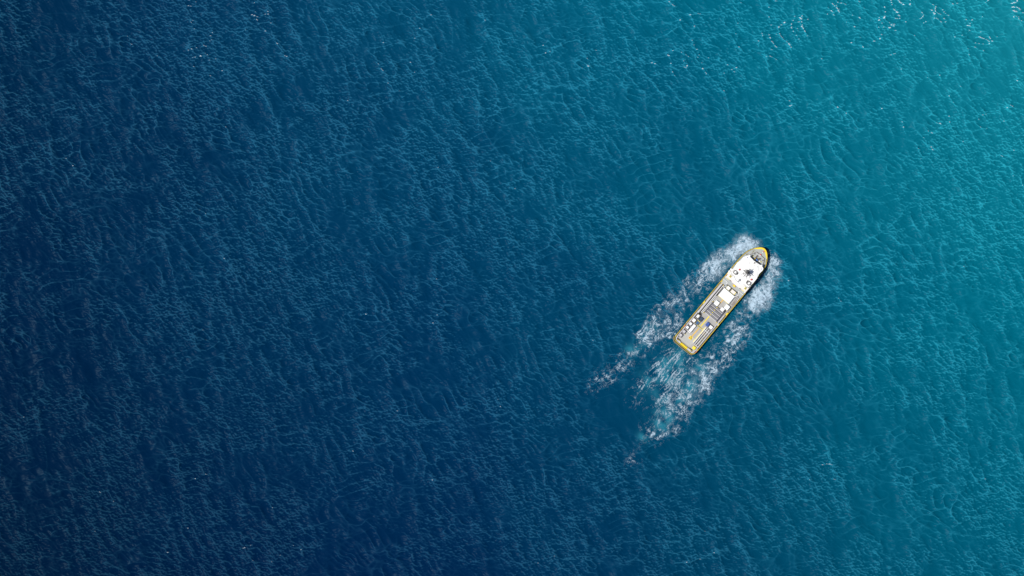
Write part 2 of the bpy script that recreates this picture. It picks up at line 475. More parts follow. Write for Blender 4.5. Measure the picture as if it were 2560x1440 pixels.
# white flecks modelled for sun sparkle and small whitecaps, most of them in the north-east
def sparkle_flecks():
    rg = np.random.default_rng(3)
    J = -(wrap(LINE) * (1.2 + 0.6 * wrap(SHARP)))[:-1, :-1]
    X, Y = GX[:-1, :-1], GY[:-1, :-1]
    px, py = px_of(X, Y)
    ne = np.clip((px - 1500) / 1060, 0, 1) * np.clip((440 - py) / 440, 0, 1)
    base = 0.00013 + 0.019 * ne ** 1.7 + 0.0018 * np.clip(1 - py / 200, 0, 1) * np.clip(px / 1100, 0.1, 1)
    base *= np.clip(1.15 - 0.75 * (py / 1440) * (1 - px / 2560), 0.2, 2)
    patch = smooth_noise(J.shape, 26, rg)
    base = base * np.clip(0.9 + 0.45 * patch, 0.25, 2)
    order = np.argsort(np.argsort(J.ravel())).reshape(J.shape) / J.size
    keep = (order < base) & (calm_g[:-1, :-1] < 0.3)
    jj, ii = np.nonzero(keep)
    co = []; quads = []; th = []
    for j, i in zip(jj, ii):
        k = len(co)
        c = np.array([GX[j, i] + LX / NX / 2, GY[j, i] + LY / NY / 2])
        a = rg.uniform(-0.5, 0.5); L_, W_ = rg.uniform(.25, .50), rg.uniform(.14, .26)
        for sx, sy in ((-1, -1), (1, -1), (1, 1), (-1, 1)):
            ox = sx * L_ * rg.uniform(.7, 1.1); oy = sy * W_ * rg.uniform(.6, 1.1)
            x = c[0] + ox * math.cos(a) - oy * math.sin(a); y = c[1] + ox * math.sin(a) + oy * math.cos(a)
            co.append((x, y))
        quads.append((k, k + 1, k + 2, k + 3)); th += [rg.uniform(.35, 1)] * 4
    co = np.array(co)
    X, Y, Z = sea_point(co[:, 0], co[:, 1])
    print('sparkle_flecks', len(quads))
    return quads_mesh('sparkle_whitecaps', np.stack([X, Y, Z + 0.12], -1), quads, th, FLECK)
o = bpy.data.objects.new('sparkle_whitecaps', sparkle_flecks())
tag(o, 'tiny white flecks on the wave crests, standing for sun sparkle and whitecaps', 'foam', kind='stuff')
COL.objects.link(o)

# ------------------------------------------------------------------ the ship: u runs forward, v to starboard, in units of 0.25 m
HEAD = R(50.4)
ZF = 0.65      # heights below are flattened by this factor to shorten the ship's cast shadows
STERN = Vector(((1708 - 1280) * M, (720 - 868.5) * M, 0))
ROT = Matrix.Rotation(HEAD, 3, 'Z')
CROP = {'6': (1660, 800, 16), '5': (1680, 740, 16), '4': (1740, 690, 16), '3': (1780, 640, 16), '2': (1780, 590, 14.222), 'b': (1848, 618, 31.3),
        't': (1826, 640, 24), 'a': (1806, 676, 26.667), 'm': (1786, 706, 24), 'c': (1700, 780, 24), 's': (1700, 820, 20), 'x': (1736, 804, 55.4)}
def q(k, X, Y):
    """measured survey point -> ship frame (u, v)"""
    ox, oy, s = CROP[k]
    x, y = ox + X / s - 1708, oy + Y / s - 868.5
    return x * ca - y * sa, x * sa + y * ca
OFF = ROT.inverted() @ STERN      # stern as seen from the middle of the view, in the ship's frame
def loc(u, v, z=0.0):
    f = z * ZF / CAM_H
    return Vector((u * M - (OFF.x + 40) * f, -v * M - OFF.y * f, z))

class B:
    """collects shapes given in the ship's frame; build() links them as one mesh object"""
    def __init__(self): self.bm = bmesh.new()
    def prism(self, pts, z0, z1, shrink=0.0):
        c = (sum(p[0] for p in pts) / len(pts), sum(p[1] for p in pts) / len(pts))
        top = [loc(p[0] + (c[0] - p[0]) * shrink, p[1] + (c[1] - p[1]) * shrink, z1) for p in pts]
        bot = []
        for p in pts:
            k = loc(p[0], p[1], z1); k.z = z0; bot.append(k)
        tv = [self.bm.verts.new(p) for p in top]; bv = [self.bm.verts.new(p) for p in bot]
        self.bm.faces.new(tv); self.bm.faces.new(bv[::-1])
        n = len(pts)
        for i in range(n):
            self.bm.faces.new((tv[i], bv[i], bv[(i + 1) % n], tv[(i + 1) % n]))
        return self
    def box(self, c, du, dv, z0, z1, shrink=0.0):
        u, v = c
        return self.prism([(u - du / 2, v - dv / 2), (u + du / 2, v - dv / 2), (u + du / 2, v + dv / 2), (u - du / 2, v + dv / 2)], z0, z1, shrink)
    def sweep(self, pts, wd, z0, z1, closed=False):
        pts = [Vector(p) for p in pts]; n = len(pts); l, r = [], []
        for i in range(n):
            a = pts[i - 1] if (i or closed) else pts[i]
            c = pts[(i + 1) % n] if (i < n - 1 or closed) else pts[i]
            d0 = (pts[i] - a).normalized() if (pts[i] - a).length > 1e-6 else (c - pts[i]).normalized()
            d1 = (c - pts[i]).normalized() if (c - pts[i]).length > 1e-6 else d0
            t = (d0 + d1).normalized(); nn = Vector((-t.y, t.x)); k = wd / 2 / max(0.5, nn.dot(Vector((-d0.y, d0.x))))
            l.append(pts[i] + nn * k); r.append(pts[i] - nn * k)
        rings = []
        for i in range(n):
            ring = []
            for p, z in ((l[i], z0), (r[i], z0), (r[i], z1), (l[i], z1)):
                k = loc(p.x, p.y, z1); k.z = z; ring.append(self.bm.verts.new(k))
            rings.append(ring)
        m = n if closed else n - 1
        for i in range(m):
            a, c = rings[i], rings[(i + 1) % n]
            for k in range(4):
                self.bm.faces.new((a[k], a[(k + 1) % 4], c[(k + 1) % 4], c[k]))
        if not closed:
            self.bm.faces.new(rings[0][::-1]); self.bm.faces.new(rings[-1])
        return self
    def tube(self, p, r0, q_, r1=None, seg=12):
        p, q_ = Vector(p), Vector(q_); r1 = r0 if r1 is None else r1
        d = q_ - p
        mtx = Matrix.Translation((p + q_) / 2) @ d.to_track_quat('Z', 'Y').to_matrix().to_4x4()
        bmesh.ops.create_cone(self.bm, cap_ends=True, segments=seg, radius1=r0, radius2=r1, depth=d.length, matrix=mtx)
        return self
    def pipe(self, a, b_, r, z, seg=12):
        return self.tube(loc(a[0], a[1], z), r * M, loc(b_[0], b_[1], z), seg=seg)
    def ball(self, c, r, z, squash=1.0):
        mtx = Matrix.Translation(loc(c[0], c[1], z)) @ Matrix.Diagonal((1, 1, squash, 1))
        bmesh.ops.create_uvsphere(self.bm, u_segments=14, v_segments=8, radius=r * M, matrix=mtx)
        return self
    def post(self, c, r, z0, z1, r1=None, seg=12):
        a = loc(c[0], c[1], z1); b_ = a.copy(); b_.z = z0
        return self.tube(b_, r * M, a, (r if r1 is None else r1) * M, seg)
    def ring(self, c, R0, R1, z0, z1, seg=16):
        o = loc(c[0], c[1], z1)
        vs = []
        for i in range(seg):
            a = 2 * math.pi * i / seg
            vs.append([self.bm.verts.new((o.x + r * M * math.cos(a), o.y + r * M * math.sin(a), z)) for r, z in ((R0, z0), (R0, z1), (R1, z1), (R1, z0))])
        for i in range(seg):
            a, c2 = vs[i], vs[(i + 1) % seg]
            for k in range(4): self.bm.faces.new((a[k], c2[k], c2[(k + 1) % 4], a[(k + 1) % 4]))
        return self
    def build(self, name, m, parent=None, origin=None, label=None):
        bmesh.ops.recalc_face_normals(self.bm, faces=self.bm.faces)
        me = bpy.data.meshes.new(name)
        org = Vector(origin) if origin is not None else Vector((0, 0, 0))
        bmesh.ops.translate(self.bm, verts=self.bm.verts, vec=-org)
        self.bm.to_mesh(me); self.bm.free()
        me.materials.append(m)
        o = bpy.data.objects.new(name, me)
        COL.objects.link(o)
        if parent is not None: o.parent = parent
        if label: o['label'] = label
        return o

def place(o, org=Vector((0, 0, 0))):
    o.location = STERN + ROT @ Vector((org[0], org[1], org[2] * ZF))
    o.scale = (1, 1, ZF)
    o.rotation_euler = (0, 0, HEAD)
    return o
def root(name, org, label, cat, group=None):
    o = bpy.data.objects.new(name, None)
    o.empty_display_size = 1
    COL.objects.link(o)
    place(o, org)
    return tag(o, label, cat, group)

ship = root('supply_ship', Vector((0, 0, 0)), 'grey and white offshore supply ship with yellow rail steaming through the blue sea', 'ship')

# --- hull outline
HALF = [(0, 22.5), (0.6, 26.0), (2.2, 29.0), (5, 31.3), (9, 32.6), (14, 33.1), (40, 33.2), (80, 33.2), (120, 33.2), (160, 33.2), (195, 33.3), (215, 33.5), (235, 33.5), (252, 33.2), (264, 32.9), (274, 32.2), (282, 30.9),
        (290, 28.7), (297, 25.2), (303, 21.6), (308, 17.9), (312.3, 14.0), (315.2, 10.8), (317.3, 7.8), (318.8, 4.6), (319.6, 1.6)]
def outline(inset=0.0, u0=-99, u1=999):
    """closed outline: port side from stern to bow, then starboard back"""
    pts = [(u, -v) for u, v in HALF] + [(u, v) for u, v in HALF[::-1]]
    if inset:
        P = [Vector(p) for p in pts]; n = len(P); res = []
        for i in range(n):
            d = (P[(i + 1) % n] - P[i - 1]).normalized()
            res.append(tuple(P[i] + Vector((-d.y, d.x)) * inset * 1.0))
        pts = res
    return pts
def side(inset, u0, u1, sgn):
    """points of one side between two stations"""
    P = outline(inset); h = len(HALF)
    s = P[:h] if sgn < 0 else P[h:][::-1]
    us = [p[0] for p in s]; vs = [p[1] for p in s]
    out = [(u0, float(np.interp(u0, us, vs)))] + [p for p in s if u0 < p[0] < u1] + [(u1, float(np.interp(u1, us, vs)))]
    return out
def poly_between(inset, u0, u1):
    return side(inset, u0, u1, -1) + side(inset, u0, u1, 1)[::-1]
def top_z(u): return 5.0 + (6.7 - 5.0) * min(1, max(0, (u - 196) / 8.0)) + 0.4 * max(0, (u - 270) / 50) ** 2
MAIN, FORE = 3.5, 5.6

bmh = B()
rings = []
for z, sc, bow in ((-4.5, 0.80, 20), (-1, 0.95, 15), (1.2, 0.985, 10), (3.2, 1.0, 4), (None, 1.0, 0.0)):
    ring = []
    for u, v in outline():
        f = max(0.0, (u - 200) / 120.0)
        zz = (top_z(u) - 0.05) if z is None else z
        flare = 1 - (0 if z is None else (1 - f * 0) * 0) - (0.20 * f * (bow / 20.0))
        ring.append(bmh.bm.verts.new((((u - bow * f * f) * M), -v * sc * flare * M, zz)))
    rings.append(ring)
for a, c in zip(rings, rings[1:]):
    for i in range(len(a)):
        k = (i + 1) % len(a)
        bmh.bm.faces.new((a[i], a[k], c[k], c[i]))
bmh.bm.faces.new(rings[0])
hull = bmh.build('hull', HULLC, ship)

def rail_strip(name, pts_o, pts_i, zlo, zhi, m, parent=ship, label=None):
    """a wall between two lines, its top following the sheer"""
    bb = B(); rs = []
    for po, pi in zip(pts_o, pts_i):
        zh = zhi(po[0]); zl = zlo(po[0]) if callable(zlo) else zlo
        r4 = []
        for p, z in ((po, zl), (po, zh), (pi, zh), (pi, zl)):
            k = loc(p[0], p[1], zh); k.z = z; r4.append(bb.bm.verts.new(k))
        rs.append(r4)
    for a, c in zip(rs, rs[1:]):
        for k in range(4): bb.bm.faces.new((a[k], a[(k + 1) % 4], c[(k + 1) % 4], c[k]))
    bb.bm.faces.new(rs[0]); bb.bm.faces.new(rs[-1][::-1])
    return bb.build(name, m, parent, label=label)
O0, O1 = outline(0.15), outline(1.1)
cl = lambda P: P + P[:1]
rail_strip('bulwark', cl(outline(0.3)), cl(outline(1.0)), lambda u: 2.5, lambda u: top_z(u), BROWN)
# yellow cap rail: narrow along the sides, broad round the bow
inner = []
for (u, v), p in zip(outline(0.0), outline(0.75)):
    f = min(1, max(0, (u - 304) / 6.0))
    g = outline(4.2)[outline(0.0).index((u, v))] if f > 0 else p
    inner.append((p[0] + (g[0] - p[0]) * f, p[1] + (g[1] - p[1]) * f))
rail_strip('cap_rail', cl(outline(-0.15)), cl(inner), lambda u: top_z(u) + 0.02, lambda u: top_z(u) + 0.16, YELL)
rail_strip('hull_edge_strip', cl(outline(-1.3)), cl(outline(-0.1)), lambda u: top_z(u) - 2.2, lambda u: top_z(u) - 1.3, BLACK)  # black strip round the hull below the cap rail
B().sweep([(8, -36.2), (1, -33.5), (-3.4, -27), (-3.8, 0), (-3.4, 24), (-1, 29)], 1.0, 1.0, 1.6).build('stern_fender', TAN, ship)
B().sweep([(8, -34.9), (1.4, -31.8), (-1.8, -26), (-2.2, 0), (-1.8, 24), (0, 28)], 2.0, 0.6, 1.4).build('stern_platform', HULLC, ship)

# --- decks
B().prism(poly_between(1.6, 1.5, 203), 2.9, MAIN).build('main_deck', DECK, ship)
B().prism(poly_between(1.6, 186.5, 316.5), MAIN + .01, FORE).build('fore_deck', DECKB, ship)
for sg in (-1, 1):
    p = side(2.0, 10, 184, sg); p2 = [(u, v - sg * 4.0) for u, v in p]
    bb = B(); bb.prism(p + p2[::-1], MAIN, MAIN + .03); bb.build('side_walkway', mat('worn_walkway_paint', (0.30, 0.275, 0.25), 0.65, var=0.25, scale=0.3), ship)
B().prism([(12, -21.5), (36, -21.5), (36, 12), (14, 12), (12, 10)], MAIN, MAIN + .02).build('deck_plate', mat('pale_grey_deck_paint', (0.43, 0.43, 0.40), 0.65, var=0.06, scale=0.3), ship)
for u in (36, 62, 88, 112, 134, 158):
    B().box((u, 0), 0.35, 52, MAIN + .02, MAIN + .035).build('deck_seam', MGREY, ship)

# --- cargo rails
pr = [q('4', 1130, 240), q('5', 1020, 640)]
print('port rail', pr, q('6', 560, 640), q('6', 470, 720))
vP = -28.6
B().sweep([(150, vP), (14, vP), (7.5, -27.6), (4.6, -24.6), (3.6, -20)], 2.0, MAIN + 1.2, MAIN + 2.0).build('cargo_rail', LGREY, ship)
B().sweep([(128, 28.3), (14, 28.3), (7, 27.2), (4.2, 24.4), (3.2, 19)], 2.0, MAIN + 1.2, MAIN + 2.0).build('cargo_rail', LGREY, ship)
for sg, v in ((-1, vP), (1, 28.3)):
    for u in range(18, 128, 18):
        B().post((u, v), 0.5, MAIN, MAIN + 1.2, seg=6).build('rail_post', DGREY, ship)

# --- stern: roller between grey bulwark tops
def along(a, b_, t): return (a[0] + (b_[0] - a[0]) * t, a[1] + (b_[1] - a[1]) * t)
for name, v0, v1, m in (('stern_block', -21.5, -12.5, LGREY), ('stern_block', 9.5, 19.5, LGREY)):
    B().box((4.4, (v0 + v1) / 2), 4.6, v1 - v0, MAIN, MAIN + 1.1, 0.03).build(name, m, ship)
rl = B(); rl.tube(loc(4.2, -12.2, MAIN + .6), 2.4 * M, loc(4.2, 9.2, MAIN + .6), seg=20); rl.build('stern_roller', YELL, ship)
B().box((8.0, -1), 1.5, 44, MAIN, MAIN + .25).build('stern_gutter', DGREY, ship)
for v in (-21, 17.5):
    B().box((8.4, v), 3.2, 9.5, MAIN + .25, MAIN + .6).build('stop_pin_housing', BLACK, ship)
    B().sweep([(6.9, v - 5), (6.9, v + 5)], 0.7, MAIN + .5, MAIN + 1.3).build('stop_bar', YELL, ship)
B().sweep([(7.0, -10), (7.0, 10)], 0.6, MAIN + .3, MAIN + .8).build('stop_bar', LYELL, ship)

# --- painted marks on the deck (sheets a few millimetres above it)
ZM = MAIN + .045
def mark(name, pts, m, h=0.012): return B().prism(pts, ZM - .01, ZM + h).build(name, m, ship)
def stripe(a, b_, wd, m):
    return B().sweep([a, b_], wd, ZM - .01, ZM + .012).build('deck_stripe', m, ship)
stripe(q('5', 1490, 810), q('5', 1150, 1210), 2.6, YELL)
stripe(q('6', 1400, 330), q('6', 1110, 660), 2.4, OYELL)
stripe(q('4', 1090, 945), q('4', 850, 1230), 2.0, OYELL)
stripe(q('6', 1650, 300), q('6', 1165, 870), 1.5, LYELL)
c0 = q('x', 800, 790)
tu, tv = 4.0, 15.0
for du, dv, lu, lv in ((tu / 2, 0, .55, tv), (-tu / 2, 0, .55, tv), (0, -tv / 2, tu, .7), (0, tv / 2, tu, .7)):
    B().box((c0[0] + du, c0[1] + dv), lu, lv, ZM - .01, ZM + .014).build('panel_border', LYELL, ship)
B().box(c0, tu - .55, tv - .7, ZM - .012, ZM + .004).build('name_panel', mat('khaki_paint', (0.45, 0.40, 0.16), 0.6), ship)
fc = bpy.data.curves.new('deck_lettering', 'FONT')
fc.body = 'LAMNGZY'; fc.align_x = 'CENTER'; fc.align_y = 'CENTER'; fc.size = 1.05; fc.extrude = 0.004; fc.space_character = 1.0
fo = bpy.data.objects.new('font_source', fc); COL.objects.link(fo)
dg = bpy.context.evaluated_depsgraph_get()
tm = bpy.data.meshes.new_from_object(fo.evaluated_get(dg))
bpy.data.objects.remove(fo)
tm.materials.clear(); tm.materials.append(BLACK); tm.name = 'deck_lettering'
wds = max(v.co.x for v in tm.vertices) - min(v.co.x for v in tm.vertices)
to = bpy.data.objects.new('deck_lettering', tm); COL.objects.link(to); to.parent = ship
to.location = loc(c0[0], c0[1], ZM + .025); to.rotation_euler = (0, 0, -math.pi / 2)
to.scale = (13.2 * M / wds, 0.95, 1)
# hazard square
hz = q('s', 530, 490)
B().box(hz, 8.6, 8.6, ZM - .01, ZM + .014).build('hazard_square', YELL, ship)
for k, (p, m) in enumerate(((q('s', 482, 480), RED), (q('s', 560, 545), BLACK), (q('s', 560, 455), DGREY))):
    d = Vector((p[0] - hz[0], p[1] - hz[1])); a = math.atan2(d.y, d.x); bb = B()
    pts = [(hz[0] + .9 * math.cos(a + t), hz[1] + .9 * math.sin(a + t)) for t in (.5, 0, -.5)] + [(hz[0] + 4.0 * math.cos(a + t), hz[1] + 4.0 * math.sin(a + t)) for t in (-.5, -.25, 0, .25, .5)]
    bb.prism(pts, ZM + .014, ZM + .026); bb.build('hazard_sector', m, ship)
B().box(q('6', 860, 560), 2.2, 2.4, ZM - .01, ZM + .3).build('deck_socket', LYELL, ship)
B().post(q('6', 860, 560), 0.7, ZM, ZM + .35).build('deck_socket', BLACK, ship)

# --- long pipes along the port side of the cargo deck (fixed conveyor pipes of the ship)
a0, a1 = q('4', 1135, 235), q('5', 1020, 645)
print('thick', a0, a1)
va = (a0[1] + a1[1]) / 2
B().pipe((a0[0], va), (a1[0], va), 2.2, MAIN + 1.5, seg=16).build('loading_pipe', LGREY, ship)
p2a, p2b = q('4', 1205, 290), q('5', 1145, 640)
p3a, p3b = q('5', 1790, 0), q('5', 1185, 690)
v2 = (p2a[1] + p2b[1]) / 2; v3 = (p3a[1] + p3b[1]) / 2
print('p2p3', p2a, p2b, p3a, p3b)
B().pipe((p2a[0], v2), (p2b[0], v2), 0.85, MAIN + 1.2).build('loading_pipe', WHITE, ship)
B().pipe((p3a[0], v3), (p3b[0], v3), 0.75, MAIN + 1.2).build('loading_pipe', WHITE, ship)
B().box(((a0[0] + a1[0]) / 2, (va + v3) / 2 + 1.5), a0[0] - a1[0], v3 - va, MAIN, MAIN + .12).build('pipe_tray', BLACK, ship)
for X, Y in ((1040, 210), (1015, 295), (1100, 370)):
    B().box(q('4', X, Y), 2.2 if Y != 210 else 4, 1.6, MAIN + 1.0, MAIN + 2.6).build('pipe_bracket', YELL, ship)
B().sweep([q('4', 1010, 290), q('4', 930, 310), q('4', 860, 380), q('4', 830, 460)], 0.8, MAIN, MAIN + .5).build('deck_hose', DGREY, ship)
# valve manifold beside the big white box
g0 = q('4', 1020, 560)
B().box(g0, 14, 3.4, MAIN, MAIN + .5).build('valve_manifold', DGREY, ship)
for t in (-5, -2, 1.5, 5):
    B().post((g0[0] + t, g0[1] + random.uniform(-.6, .6)), 0.6, MAIN + .5, MAIN + 1.1, seg=6).build('valve', LGREY, ship)

# --- cross deck rails and bent white pipes
def seg3(k, pts, wd, z0, z1, name, m):
    return B().sweep([q(k, *p) for p in pts], wd, z0, z1).build(name, m, ship)
seg3('4', [(1090, 115), (1265, 255)], 1.0, FORE, FORE + 1.0, 'deck_rail', WHITE)
seg3('4', [(1265, 255), (1215, 330), (1105, 430), (1130, 560)], 1.1, FORE, FORE + .5, 'white_pipe', WHITE)
seg3('m', [(1480, 560), (1735, 755)], 1.0, FORE, FORE + 1.0, 'deck_rail', WHITE)
seg3('m', [(1480, 530), (1385, 800), (1200, 875)], 1.4, FORE, FORE + .5, 'white_pipe', WHITE)
seg3('m', [(1190, 900), (860, 1330)], 0.9, MAIN + 1, MAIN + 1.6, 'white_pipe', LGREY)
seg3('m', [(1160, 960), (870, 1340)], 1.6, MAIN, MAIN + .4, 'pipe_tray', BLACK)
seg3('m', [(1215, 900), (1370, 1030)], 0.6, MAIN + 1, MAIN + 1.5, 'white_pipe', LGREY)
seg3('m', [(1200, 1000), (1340, 1110)], 0.6, MAIN + 1, MAIN + 1.5, 'white_pipe', LGREY)
seg3('m', [(1590, 830), (1370, 1100)], 1.2, MAIN + .5, MAIN + 1.6, 'white_pipe', PINKW)
seg3('m', [(1540, 790), (1400, 960)], 3.5, MAIN, MAIN + .5, 'side_walkway', MGREY)
seg3('m', [(1500, 740), (1400, 870)], 1.5, MAIN, MAIN + .7, 'ladder_well', DGREY)
# starboard side plating, mottled
seg3('m', [(1290, 1090), (1050, 1380)], 6.0, MAIN, MAIN + .035, 'side_walkway', mat('scuffed_steel', (0.24, 0.21, 0.19), 0.5, var=0.5, scale=0.3))
# dark well between cross deck and big box, holding two boxes and a round tank at each end
wl = [q('m', 600, 330), q('m', 700, 130), q('m', 800, 120), q('m', 1420, 600), q('m', 1400, 700), q('m', 1260, 840)]
B().prism(wl, FORE - 2.0, FORE + .06).build('equipment_well', DGREY, ship)
for k in (q('m', 685, 225), q('m', 1305, 715)):
    B().post(k, 4.0, FORE, FORE + 1.0, 3.6, 16).build('round_tank', MGREY, ship)
    B().ball(k, 3.0, FORE + .9, 0.35).build('tank_dome', DECKB, ship)
# yellow blocks on the bulwarks
for k, (uv_, du) in enumerate(((q('4', 322, 1050), 8.5), (q('5', 2195, 722), 8.5))):
    B().box((uv_[0], uv_[1] + (0.2 if k == 0 else -.2)), du - 1.2, 2.8, MAIN + .3, 5.45).build('bulwark_gate', YELL, ship)

# --- lower deckhouse
lowp = [q('a', 215, 445), q('a', 345, 250), q('3', 690, 600), q('3', 740, 500), q('2', 950, 1000), q('b', 330, 760), q('b', 520, 660), q('b', 780, 600), q('b', 920, 800), q('b', 1250, 1080), q('b', 1420, 1260), q('b', 1760, 1330), q('3', 2060, 500), q('3', 2000, 640), q('3', 1900, 800), q('3', 1830, 900), q('3', 1660, 1110), q('m', 2160, 340), q('m', 1890, 640)]
low = lowp[:]
print('low', [tuple(round(t, 1) for t in p) for p in low])
LOW = [(203.2, -31.5), (214, -32.6), (228, -33.4), (231, -29.0), (246, -29.2), (258, -26.5), (268, -24.0), (271, -19), (271, 18), (262, 25), (252, 28.0), (240, 30.0), (226, 33.0), (203.2, 32.2)]
B().prism(LOW, FORE, 9.6).build('lower_deckhouse', PINKW, ship)
# --- bridge block
br = [q('3', 730, 700), q('3', 870, 830), q('3', 905, 960), q('3', 1090, 1130), q('3', 1240, 1137), q('3', 1425, 1278), q('3', 1470, 1240), q('3', 1640, 1090), q('3', 1800, 890), q('3', 1880, 720), q('3', 2030, 570), q('3', 2052, 500), q('3', 2020, 440), q('3', 1980, 400), q('3', 1700, 212), q('b', 880, 800), q('b', 820, 690), q('b', 700, 650), q('b', 520, 700), q('b', 330, 780), q('b', 80, 1060), q('3', 1000, 270), q('3', 880, 480), q('3', 760, 640)]
print('bridge', [tuple(round(t, 1) for t in p) for p in br])
B().prism(br, 9.6, 11.8).build('bridge_block', WHITE, ship)
# bridge roof on top of it
bc = (sum(p[0] for p in br) / len(br), sum(p[1] for p in br) / len(br))
plat = [q('t', 515, 492), q('t', 1320, 232), q('t', 1500, 350), q('t', 1700, 600), q('t', 1590, 1290), q('a', 1700, 640), q('a', 1050, 225), q('t', 250, 860)]
B().prism(plat, 11.8, 12.35).build('bridge_roof', WHITE, ship)
para = [q('3', 745, 690), q('3', 882, 822), q('3', 920, 955), q('3', 1095, 1118), q('3', 1245, 1125), q('3', 1425, 1262)]
B().sweep(para, 1.0, 11.8, 12.7).build('roof_parapet', WHITE, ship)
for a, c in (((735, 715), (870, 830)), ((1265, 1155), (1410, 1275))):
    B().sweep([q('3', *a), q('3', *c)], 0.9, 9.6, 10.6).build('window_band', BLACK, ship)
# side boxes and life rafts on the port wing
for X, Y, du, dv, m in ((690, 610, 5.0, 3.6, WHITE),):
    B().box(q('3', X, Y), du, dv, 9.6, 11).build('wing_locker', m, ship)
B().box(q('a', 270, 325), 6.4, 1.9, 8.2, 9.9).build('side_ladder', RUST, ship)
B().box(q('a', 235, 440), 2.2, 2.4, 8.0, 9.9).build('wing_locker', WHITE, ship)
B().box(q('m', 1820, 600), 2.2, 3.0, 8.0, 9.9).build('wing_locker', WHITE, ship)
B().sweep([q('a', 1910, 980), q('a', 1745, 1180)], .6, 9.6, 10.6).build('deck_rail', LGREY, ship)
B().sweep([q('3', 900, 520), q('3', 745, 665)], .5, 11.8, 12.5).build('deck_rail', LGREY, ship)
# rails on the after edge
for a, c, m in (((275, 475), (455, 640), LYELL), ((480, 640), (600, 735), BROWN), ((1130, 1180), (1250, 1270), BROWN), ((1265, 1285), (1450, 1430), LYELL)):
    B().sweep([q('a', *a), q('a', *c)], 1.3, 8.2, 9.9).build('after_rail', m, ship)
# hatches
for c in (q('3', 737, 820), q('3', 1335, 1298)):
    h = B().box(c, 5.6, 5.2, 9.6, 9.9).build('hatch', OYELL if False else LYELL, ship)
    for du in (-1.0, 1.4):
        for dv in (-1.0, 1.2):
            B().box((c[0] + du, c[1] + dv), 1.7, 1.7, 9.9, 9.95).build('hatch_pane', mat('dark_olive_glass', (0.05, 0.06, 0.008), .3), h)
# funnels: D shaped casings with white tops and dark pipes
def funnel(c, flip):
    s = 1 if not flip else -1
    P = lambda pts: [(c[0] + 1.3 * u, c[1] + s * 1.3 * v) for u, v in pts]
    outer = [(-3.6, -3.4), (-4.4, 0), (-3.8, 3), (-1.6, 5.0), (1.2, 5.2), (3.2, 3.4), (3.4, -3.6), (1, -4.6), (-1.5, -4.6)]
    f = B().prism(P(outer), 11.8, 13.).build('funnel', DGREY, ship)
    inn = [(-2.1, -2.7), (-2.9, 0), (-2.4, 1.0), (2.0, 1.0), (2.1, -2.7)]
    B().prism(P(inn), 13., 13.15).build('funnel_cap', WHITE, f)
    B().sweep(P([(-2.6, 2.4), (2.0, 2.4)]), .7, 13., 13.2).build('funnel_slot', LGREY, f)
    for t in (-1.4, 1.2):
        B().post(P([(t, 3.6)])[0], .8, 13., 13.5, seg=8).build('exhaust_pipe', BLACK, f)
funnel(q('a', 885, 135), False)
funnel(q('a', 1750, 838), True)
# red vent heads
for c in (q('3', 1103, 545), q('3', 1575, 943)):
    f = B().post(c, 1.2, 12.3, 13., seg=8).build('vent_head', LGREY, ship)
    B().post(c, 2.5, 13., 13.7, 2.0, 8).build('vent_cap', RED, f)
# ring shaped compass platforms, domes and balls
B().ring(q('3', 1115, 960), 2.9, 1.35, 11.8, 12.1, 18).build('ring_hatch', NAVY, ship)
B().post(q('3', 1115, 960), 1.3, 11.8, 12.05).build('hatch_lid', WHITE, ship)
B().post(q('3', 1050, 1012), 1.2, 11.8, 12.8, seg=8).build('mooring_lamp', NAVY, ship)
B().ring(q('3', 1700, 280), 1.9, 0.8, 11.8, 13., 14).build('ring_hatch', DGREY, ship)
for c, r, z in ((q('3', 1790, 430), 2.9, 12.1), (q('3', 1975, 387), 2.8, 11.9), (q('b', 820, 670), 2.3, 11.9), (q('3', 765, 530), 2.4, 9.8)):
    dm = B().ball(c, r, z + .3, .8).build('satellite_dome', WHITE, ship)
    B().post(c, r * .5, (11.8 if z > 10.5 else 9.6), z + .2, seg=8).build('dome_pedestal', LGREY, dm)
for c in (q('3', 1412, 62), q('3', 1970, 525)):
    B().box(c, 1.8, 1.6, 11.8, 12.3).build('side_lamp', mat('violet_blue_paint', (0.05, 0.045, 0.25), .4), ship)
for X, Y in ((800, 1190), (790, 1290), (1060, 1285), (1165, 1420)):
    B().box(q('b', X, Y), 1.0, 3.0, 12.35, 12.65).build('roof_vent', LGREY, ship)
for X, Y in ((980, 545), (1100, 850), (1230, 965), (1110, 1035), (1410, 975), (1590, 1060)):
    B().box(q('3', X, Y), .9, 1.6, 11.8, 12.55).build('roof_vent', LGREY, ship)

# --- mast: a lattice tower with spreading arms
mc = q('t', 1010, 990)
mast = B()
def mp(u, v, z): return loc(mc[0] + u, mc[1] + v, z)
for su, sv_ in ((1, 1), (1, -1), (-1, 1), (-1, -1)):
    mast.tube(mp(su * 3.4, sv_ * 3.4, 12.3), .28, mp(su * .9, sv_ * .9, 25), .2, 6)
for z, r in ((15.1, 2.6), (17.9, 1.9), (23, 1.3)):
    c4 = [(r, r), (r, -r), (-r, -r), (-r, r)]
    for i in range(4):
        mast.tube(mp(*c4[i], z), .16, mp(*c4[(i + 1) % 4], z), .16, 5)
        mast.tube(mp(*c4[i], z), .13, mp(c4[(i + 1) % 4][0] * 1.25, c4[(i + 1) % 4][1] * 1.25, z - 2.6), .13, 5)
mast.tube(mp(0, 0, 16), .34, mp(0, 0, 25.1), .2, 8)
mast = mast.build('mast', DGREY, ship)
tips = [((795, 858), 20, .55), ((905, 790), 22, .22), ((1160, 805), 20.1, .40), ((1225, 1050), 17.1, .32), ((1195, 1172), 18.1, .50), ((950, 1325), 20, .32), ((800, 1240), 19, .30), ((680, 1092), 21, .28)]
tp = []
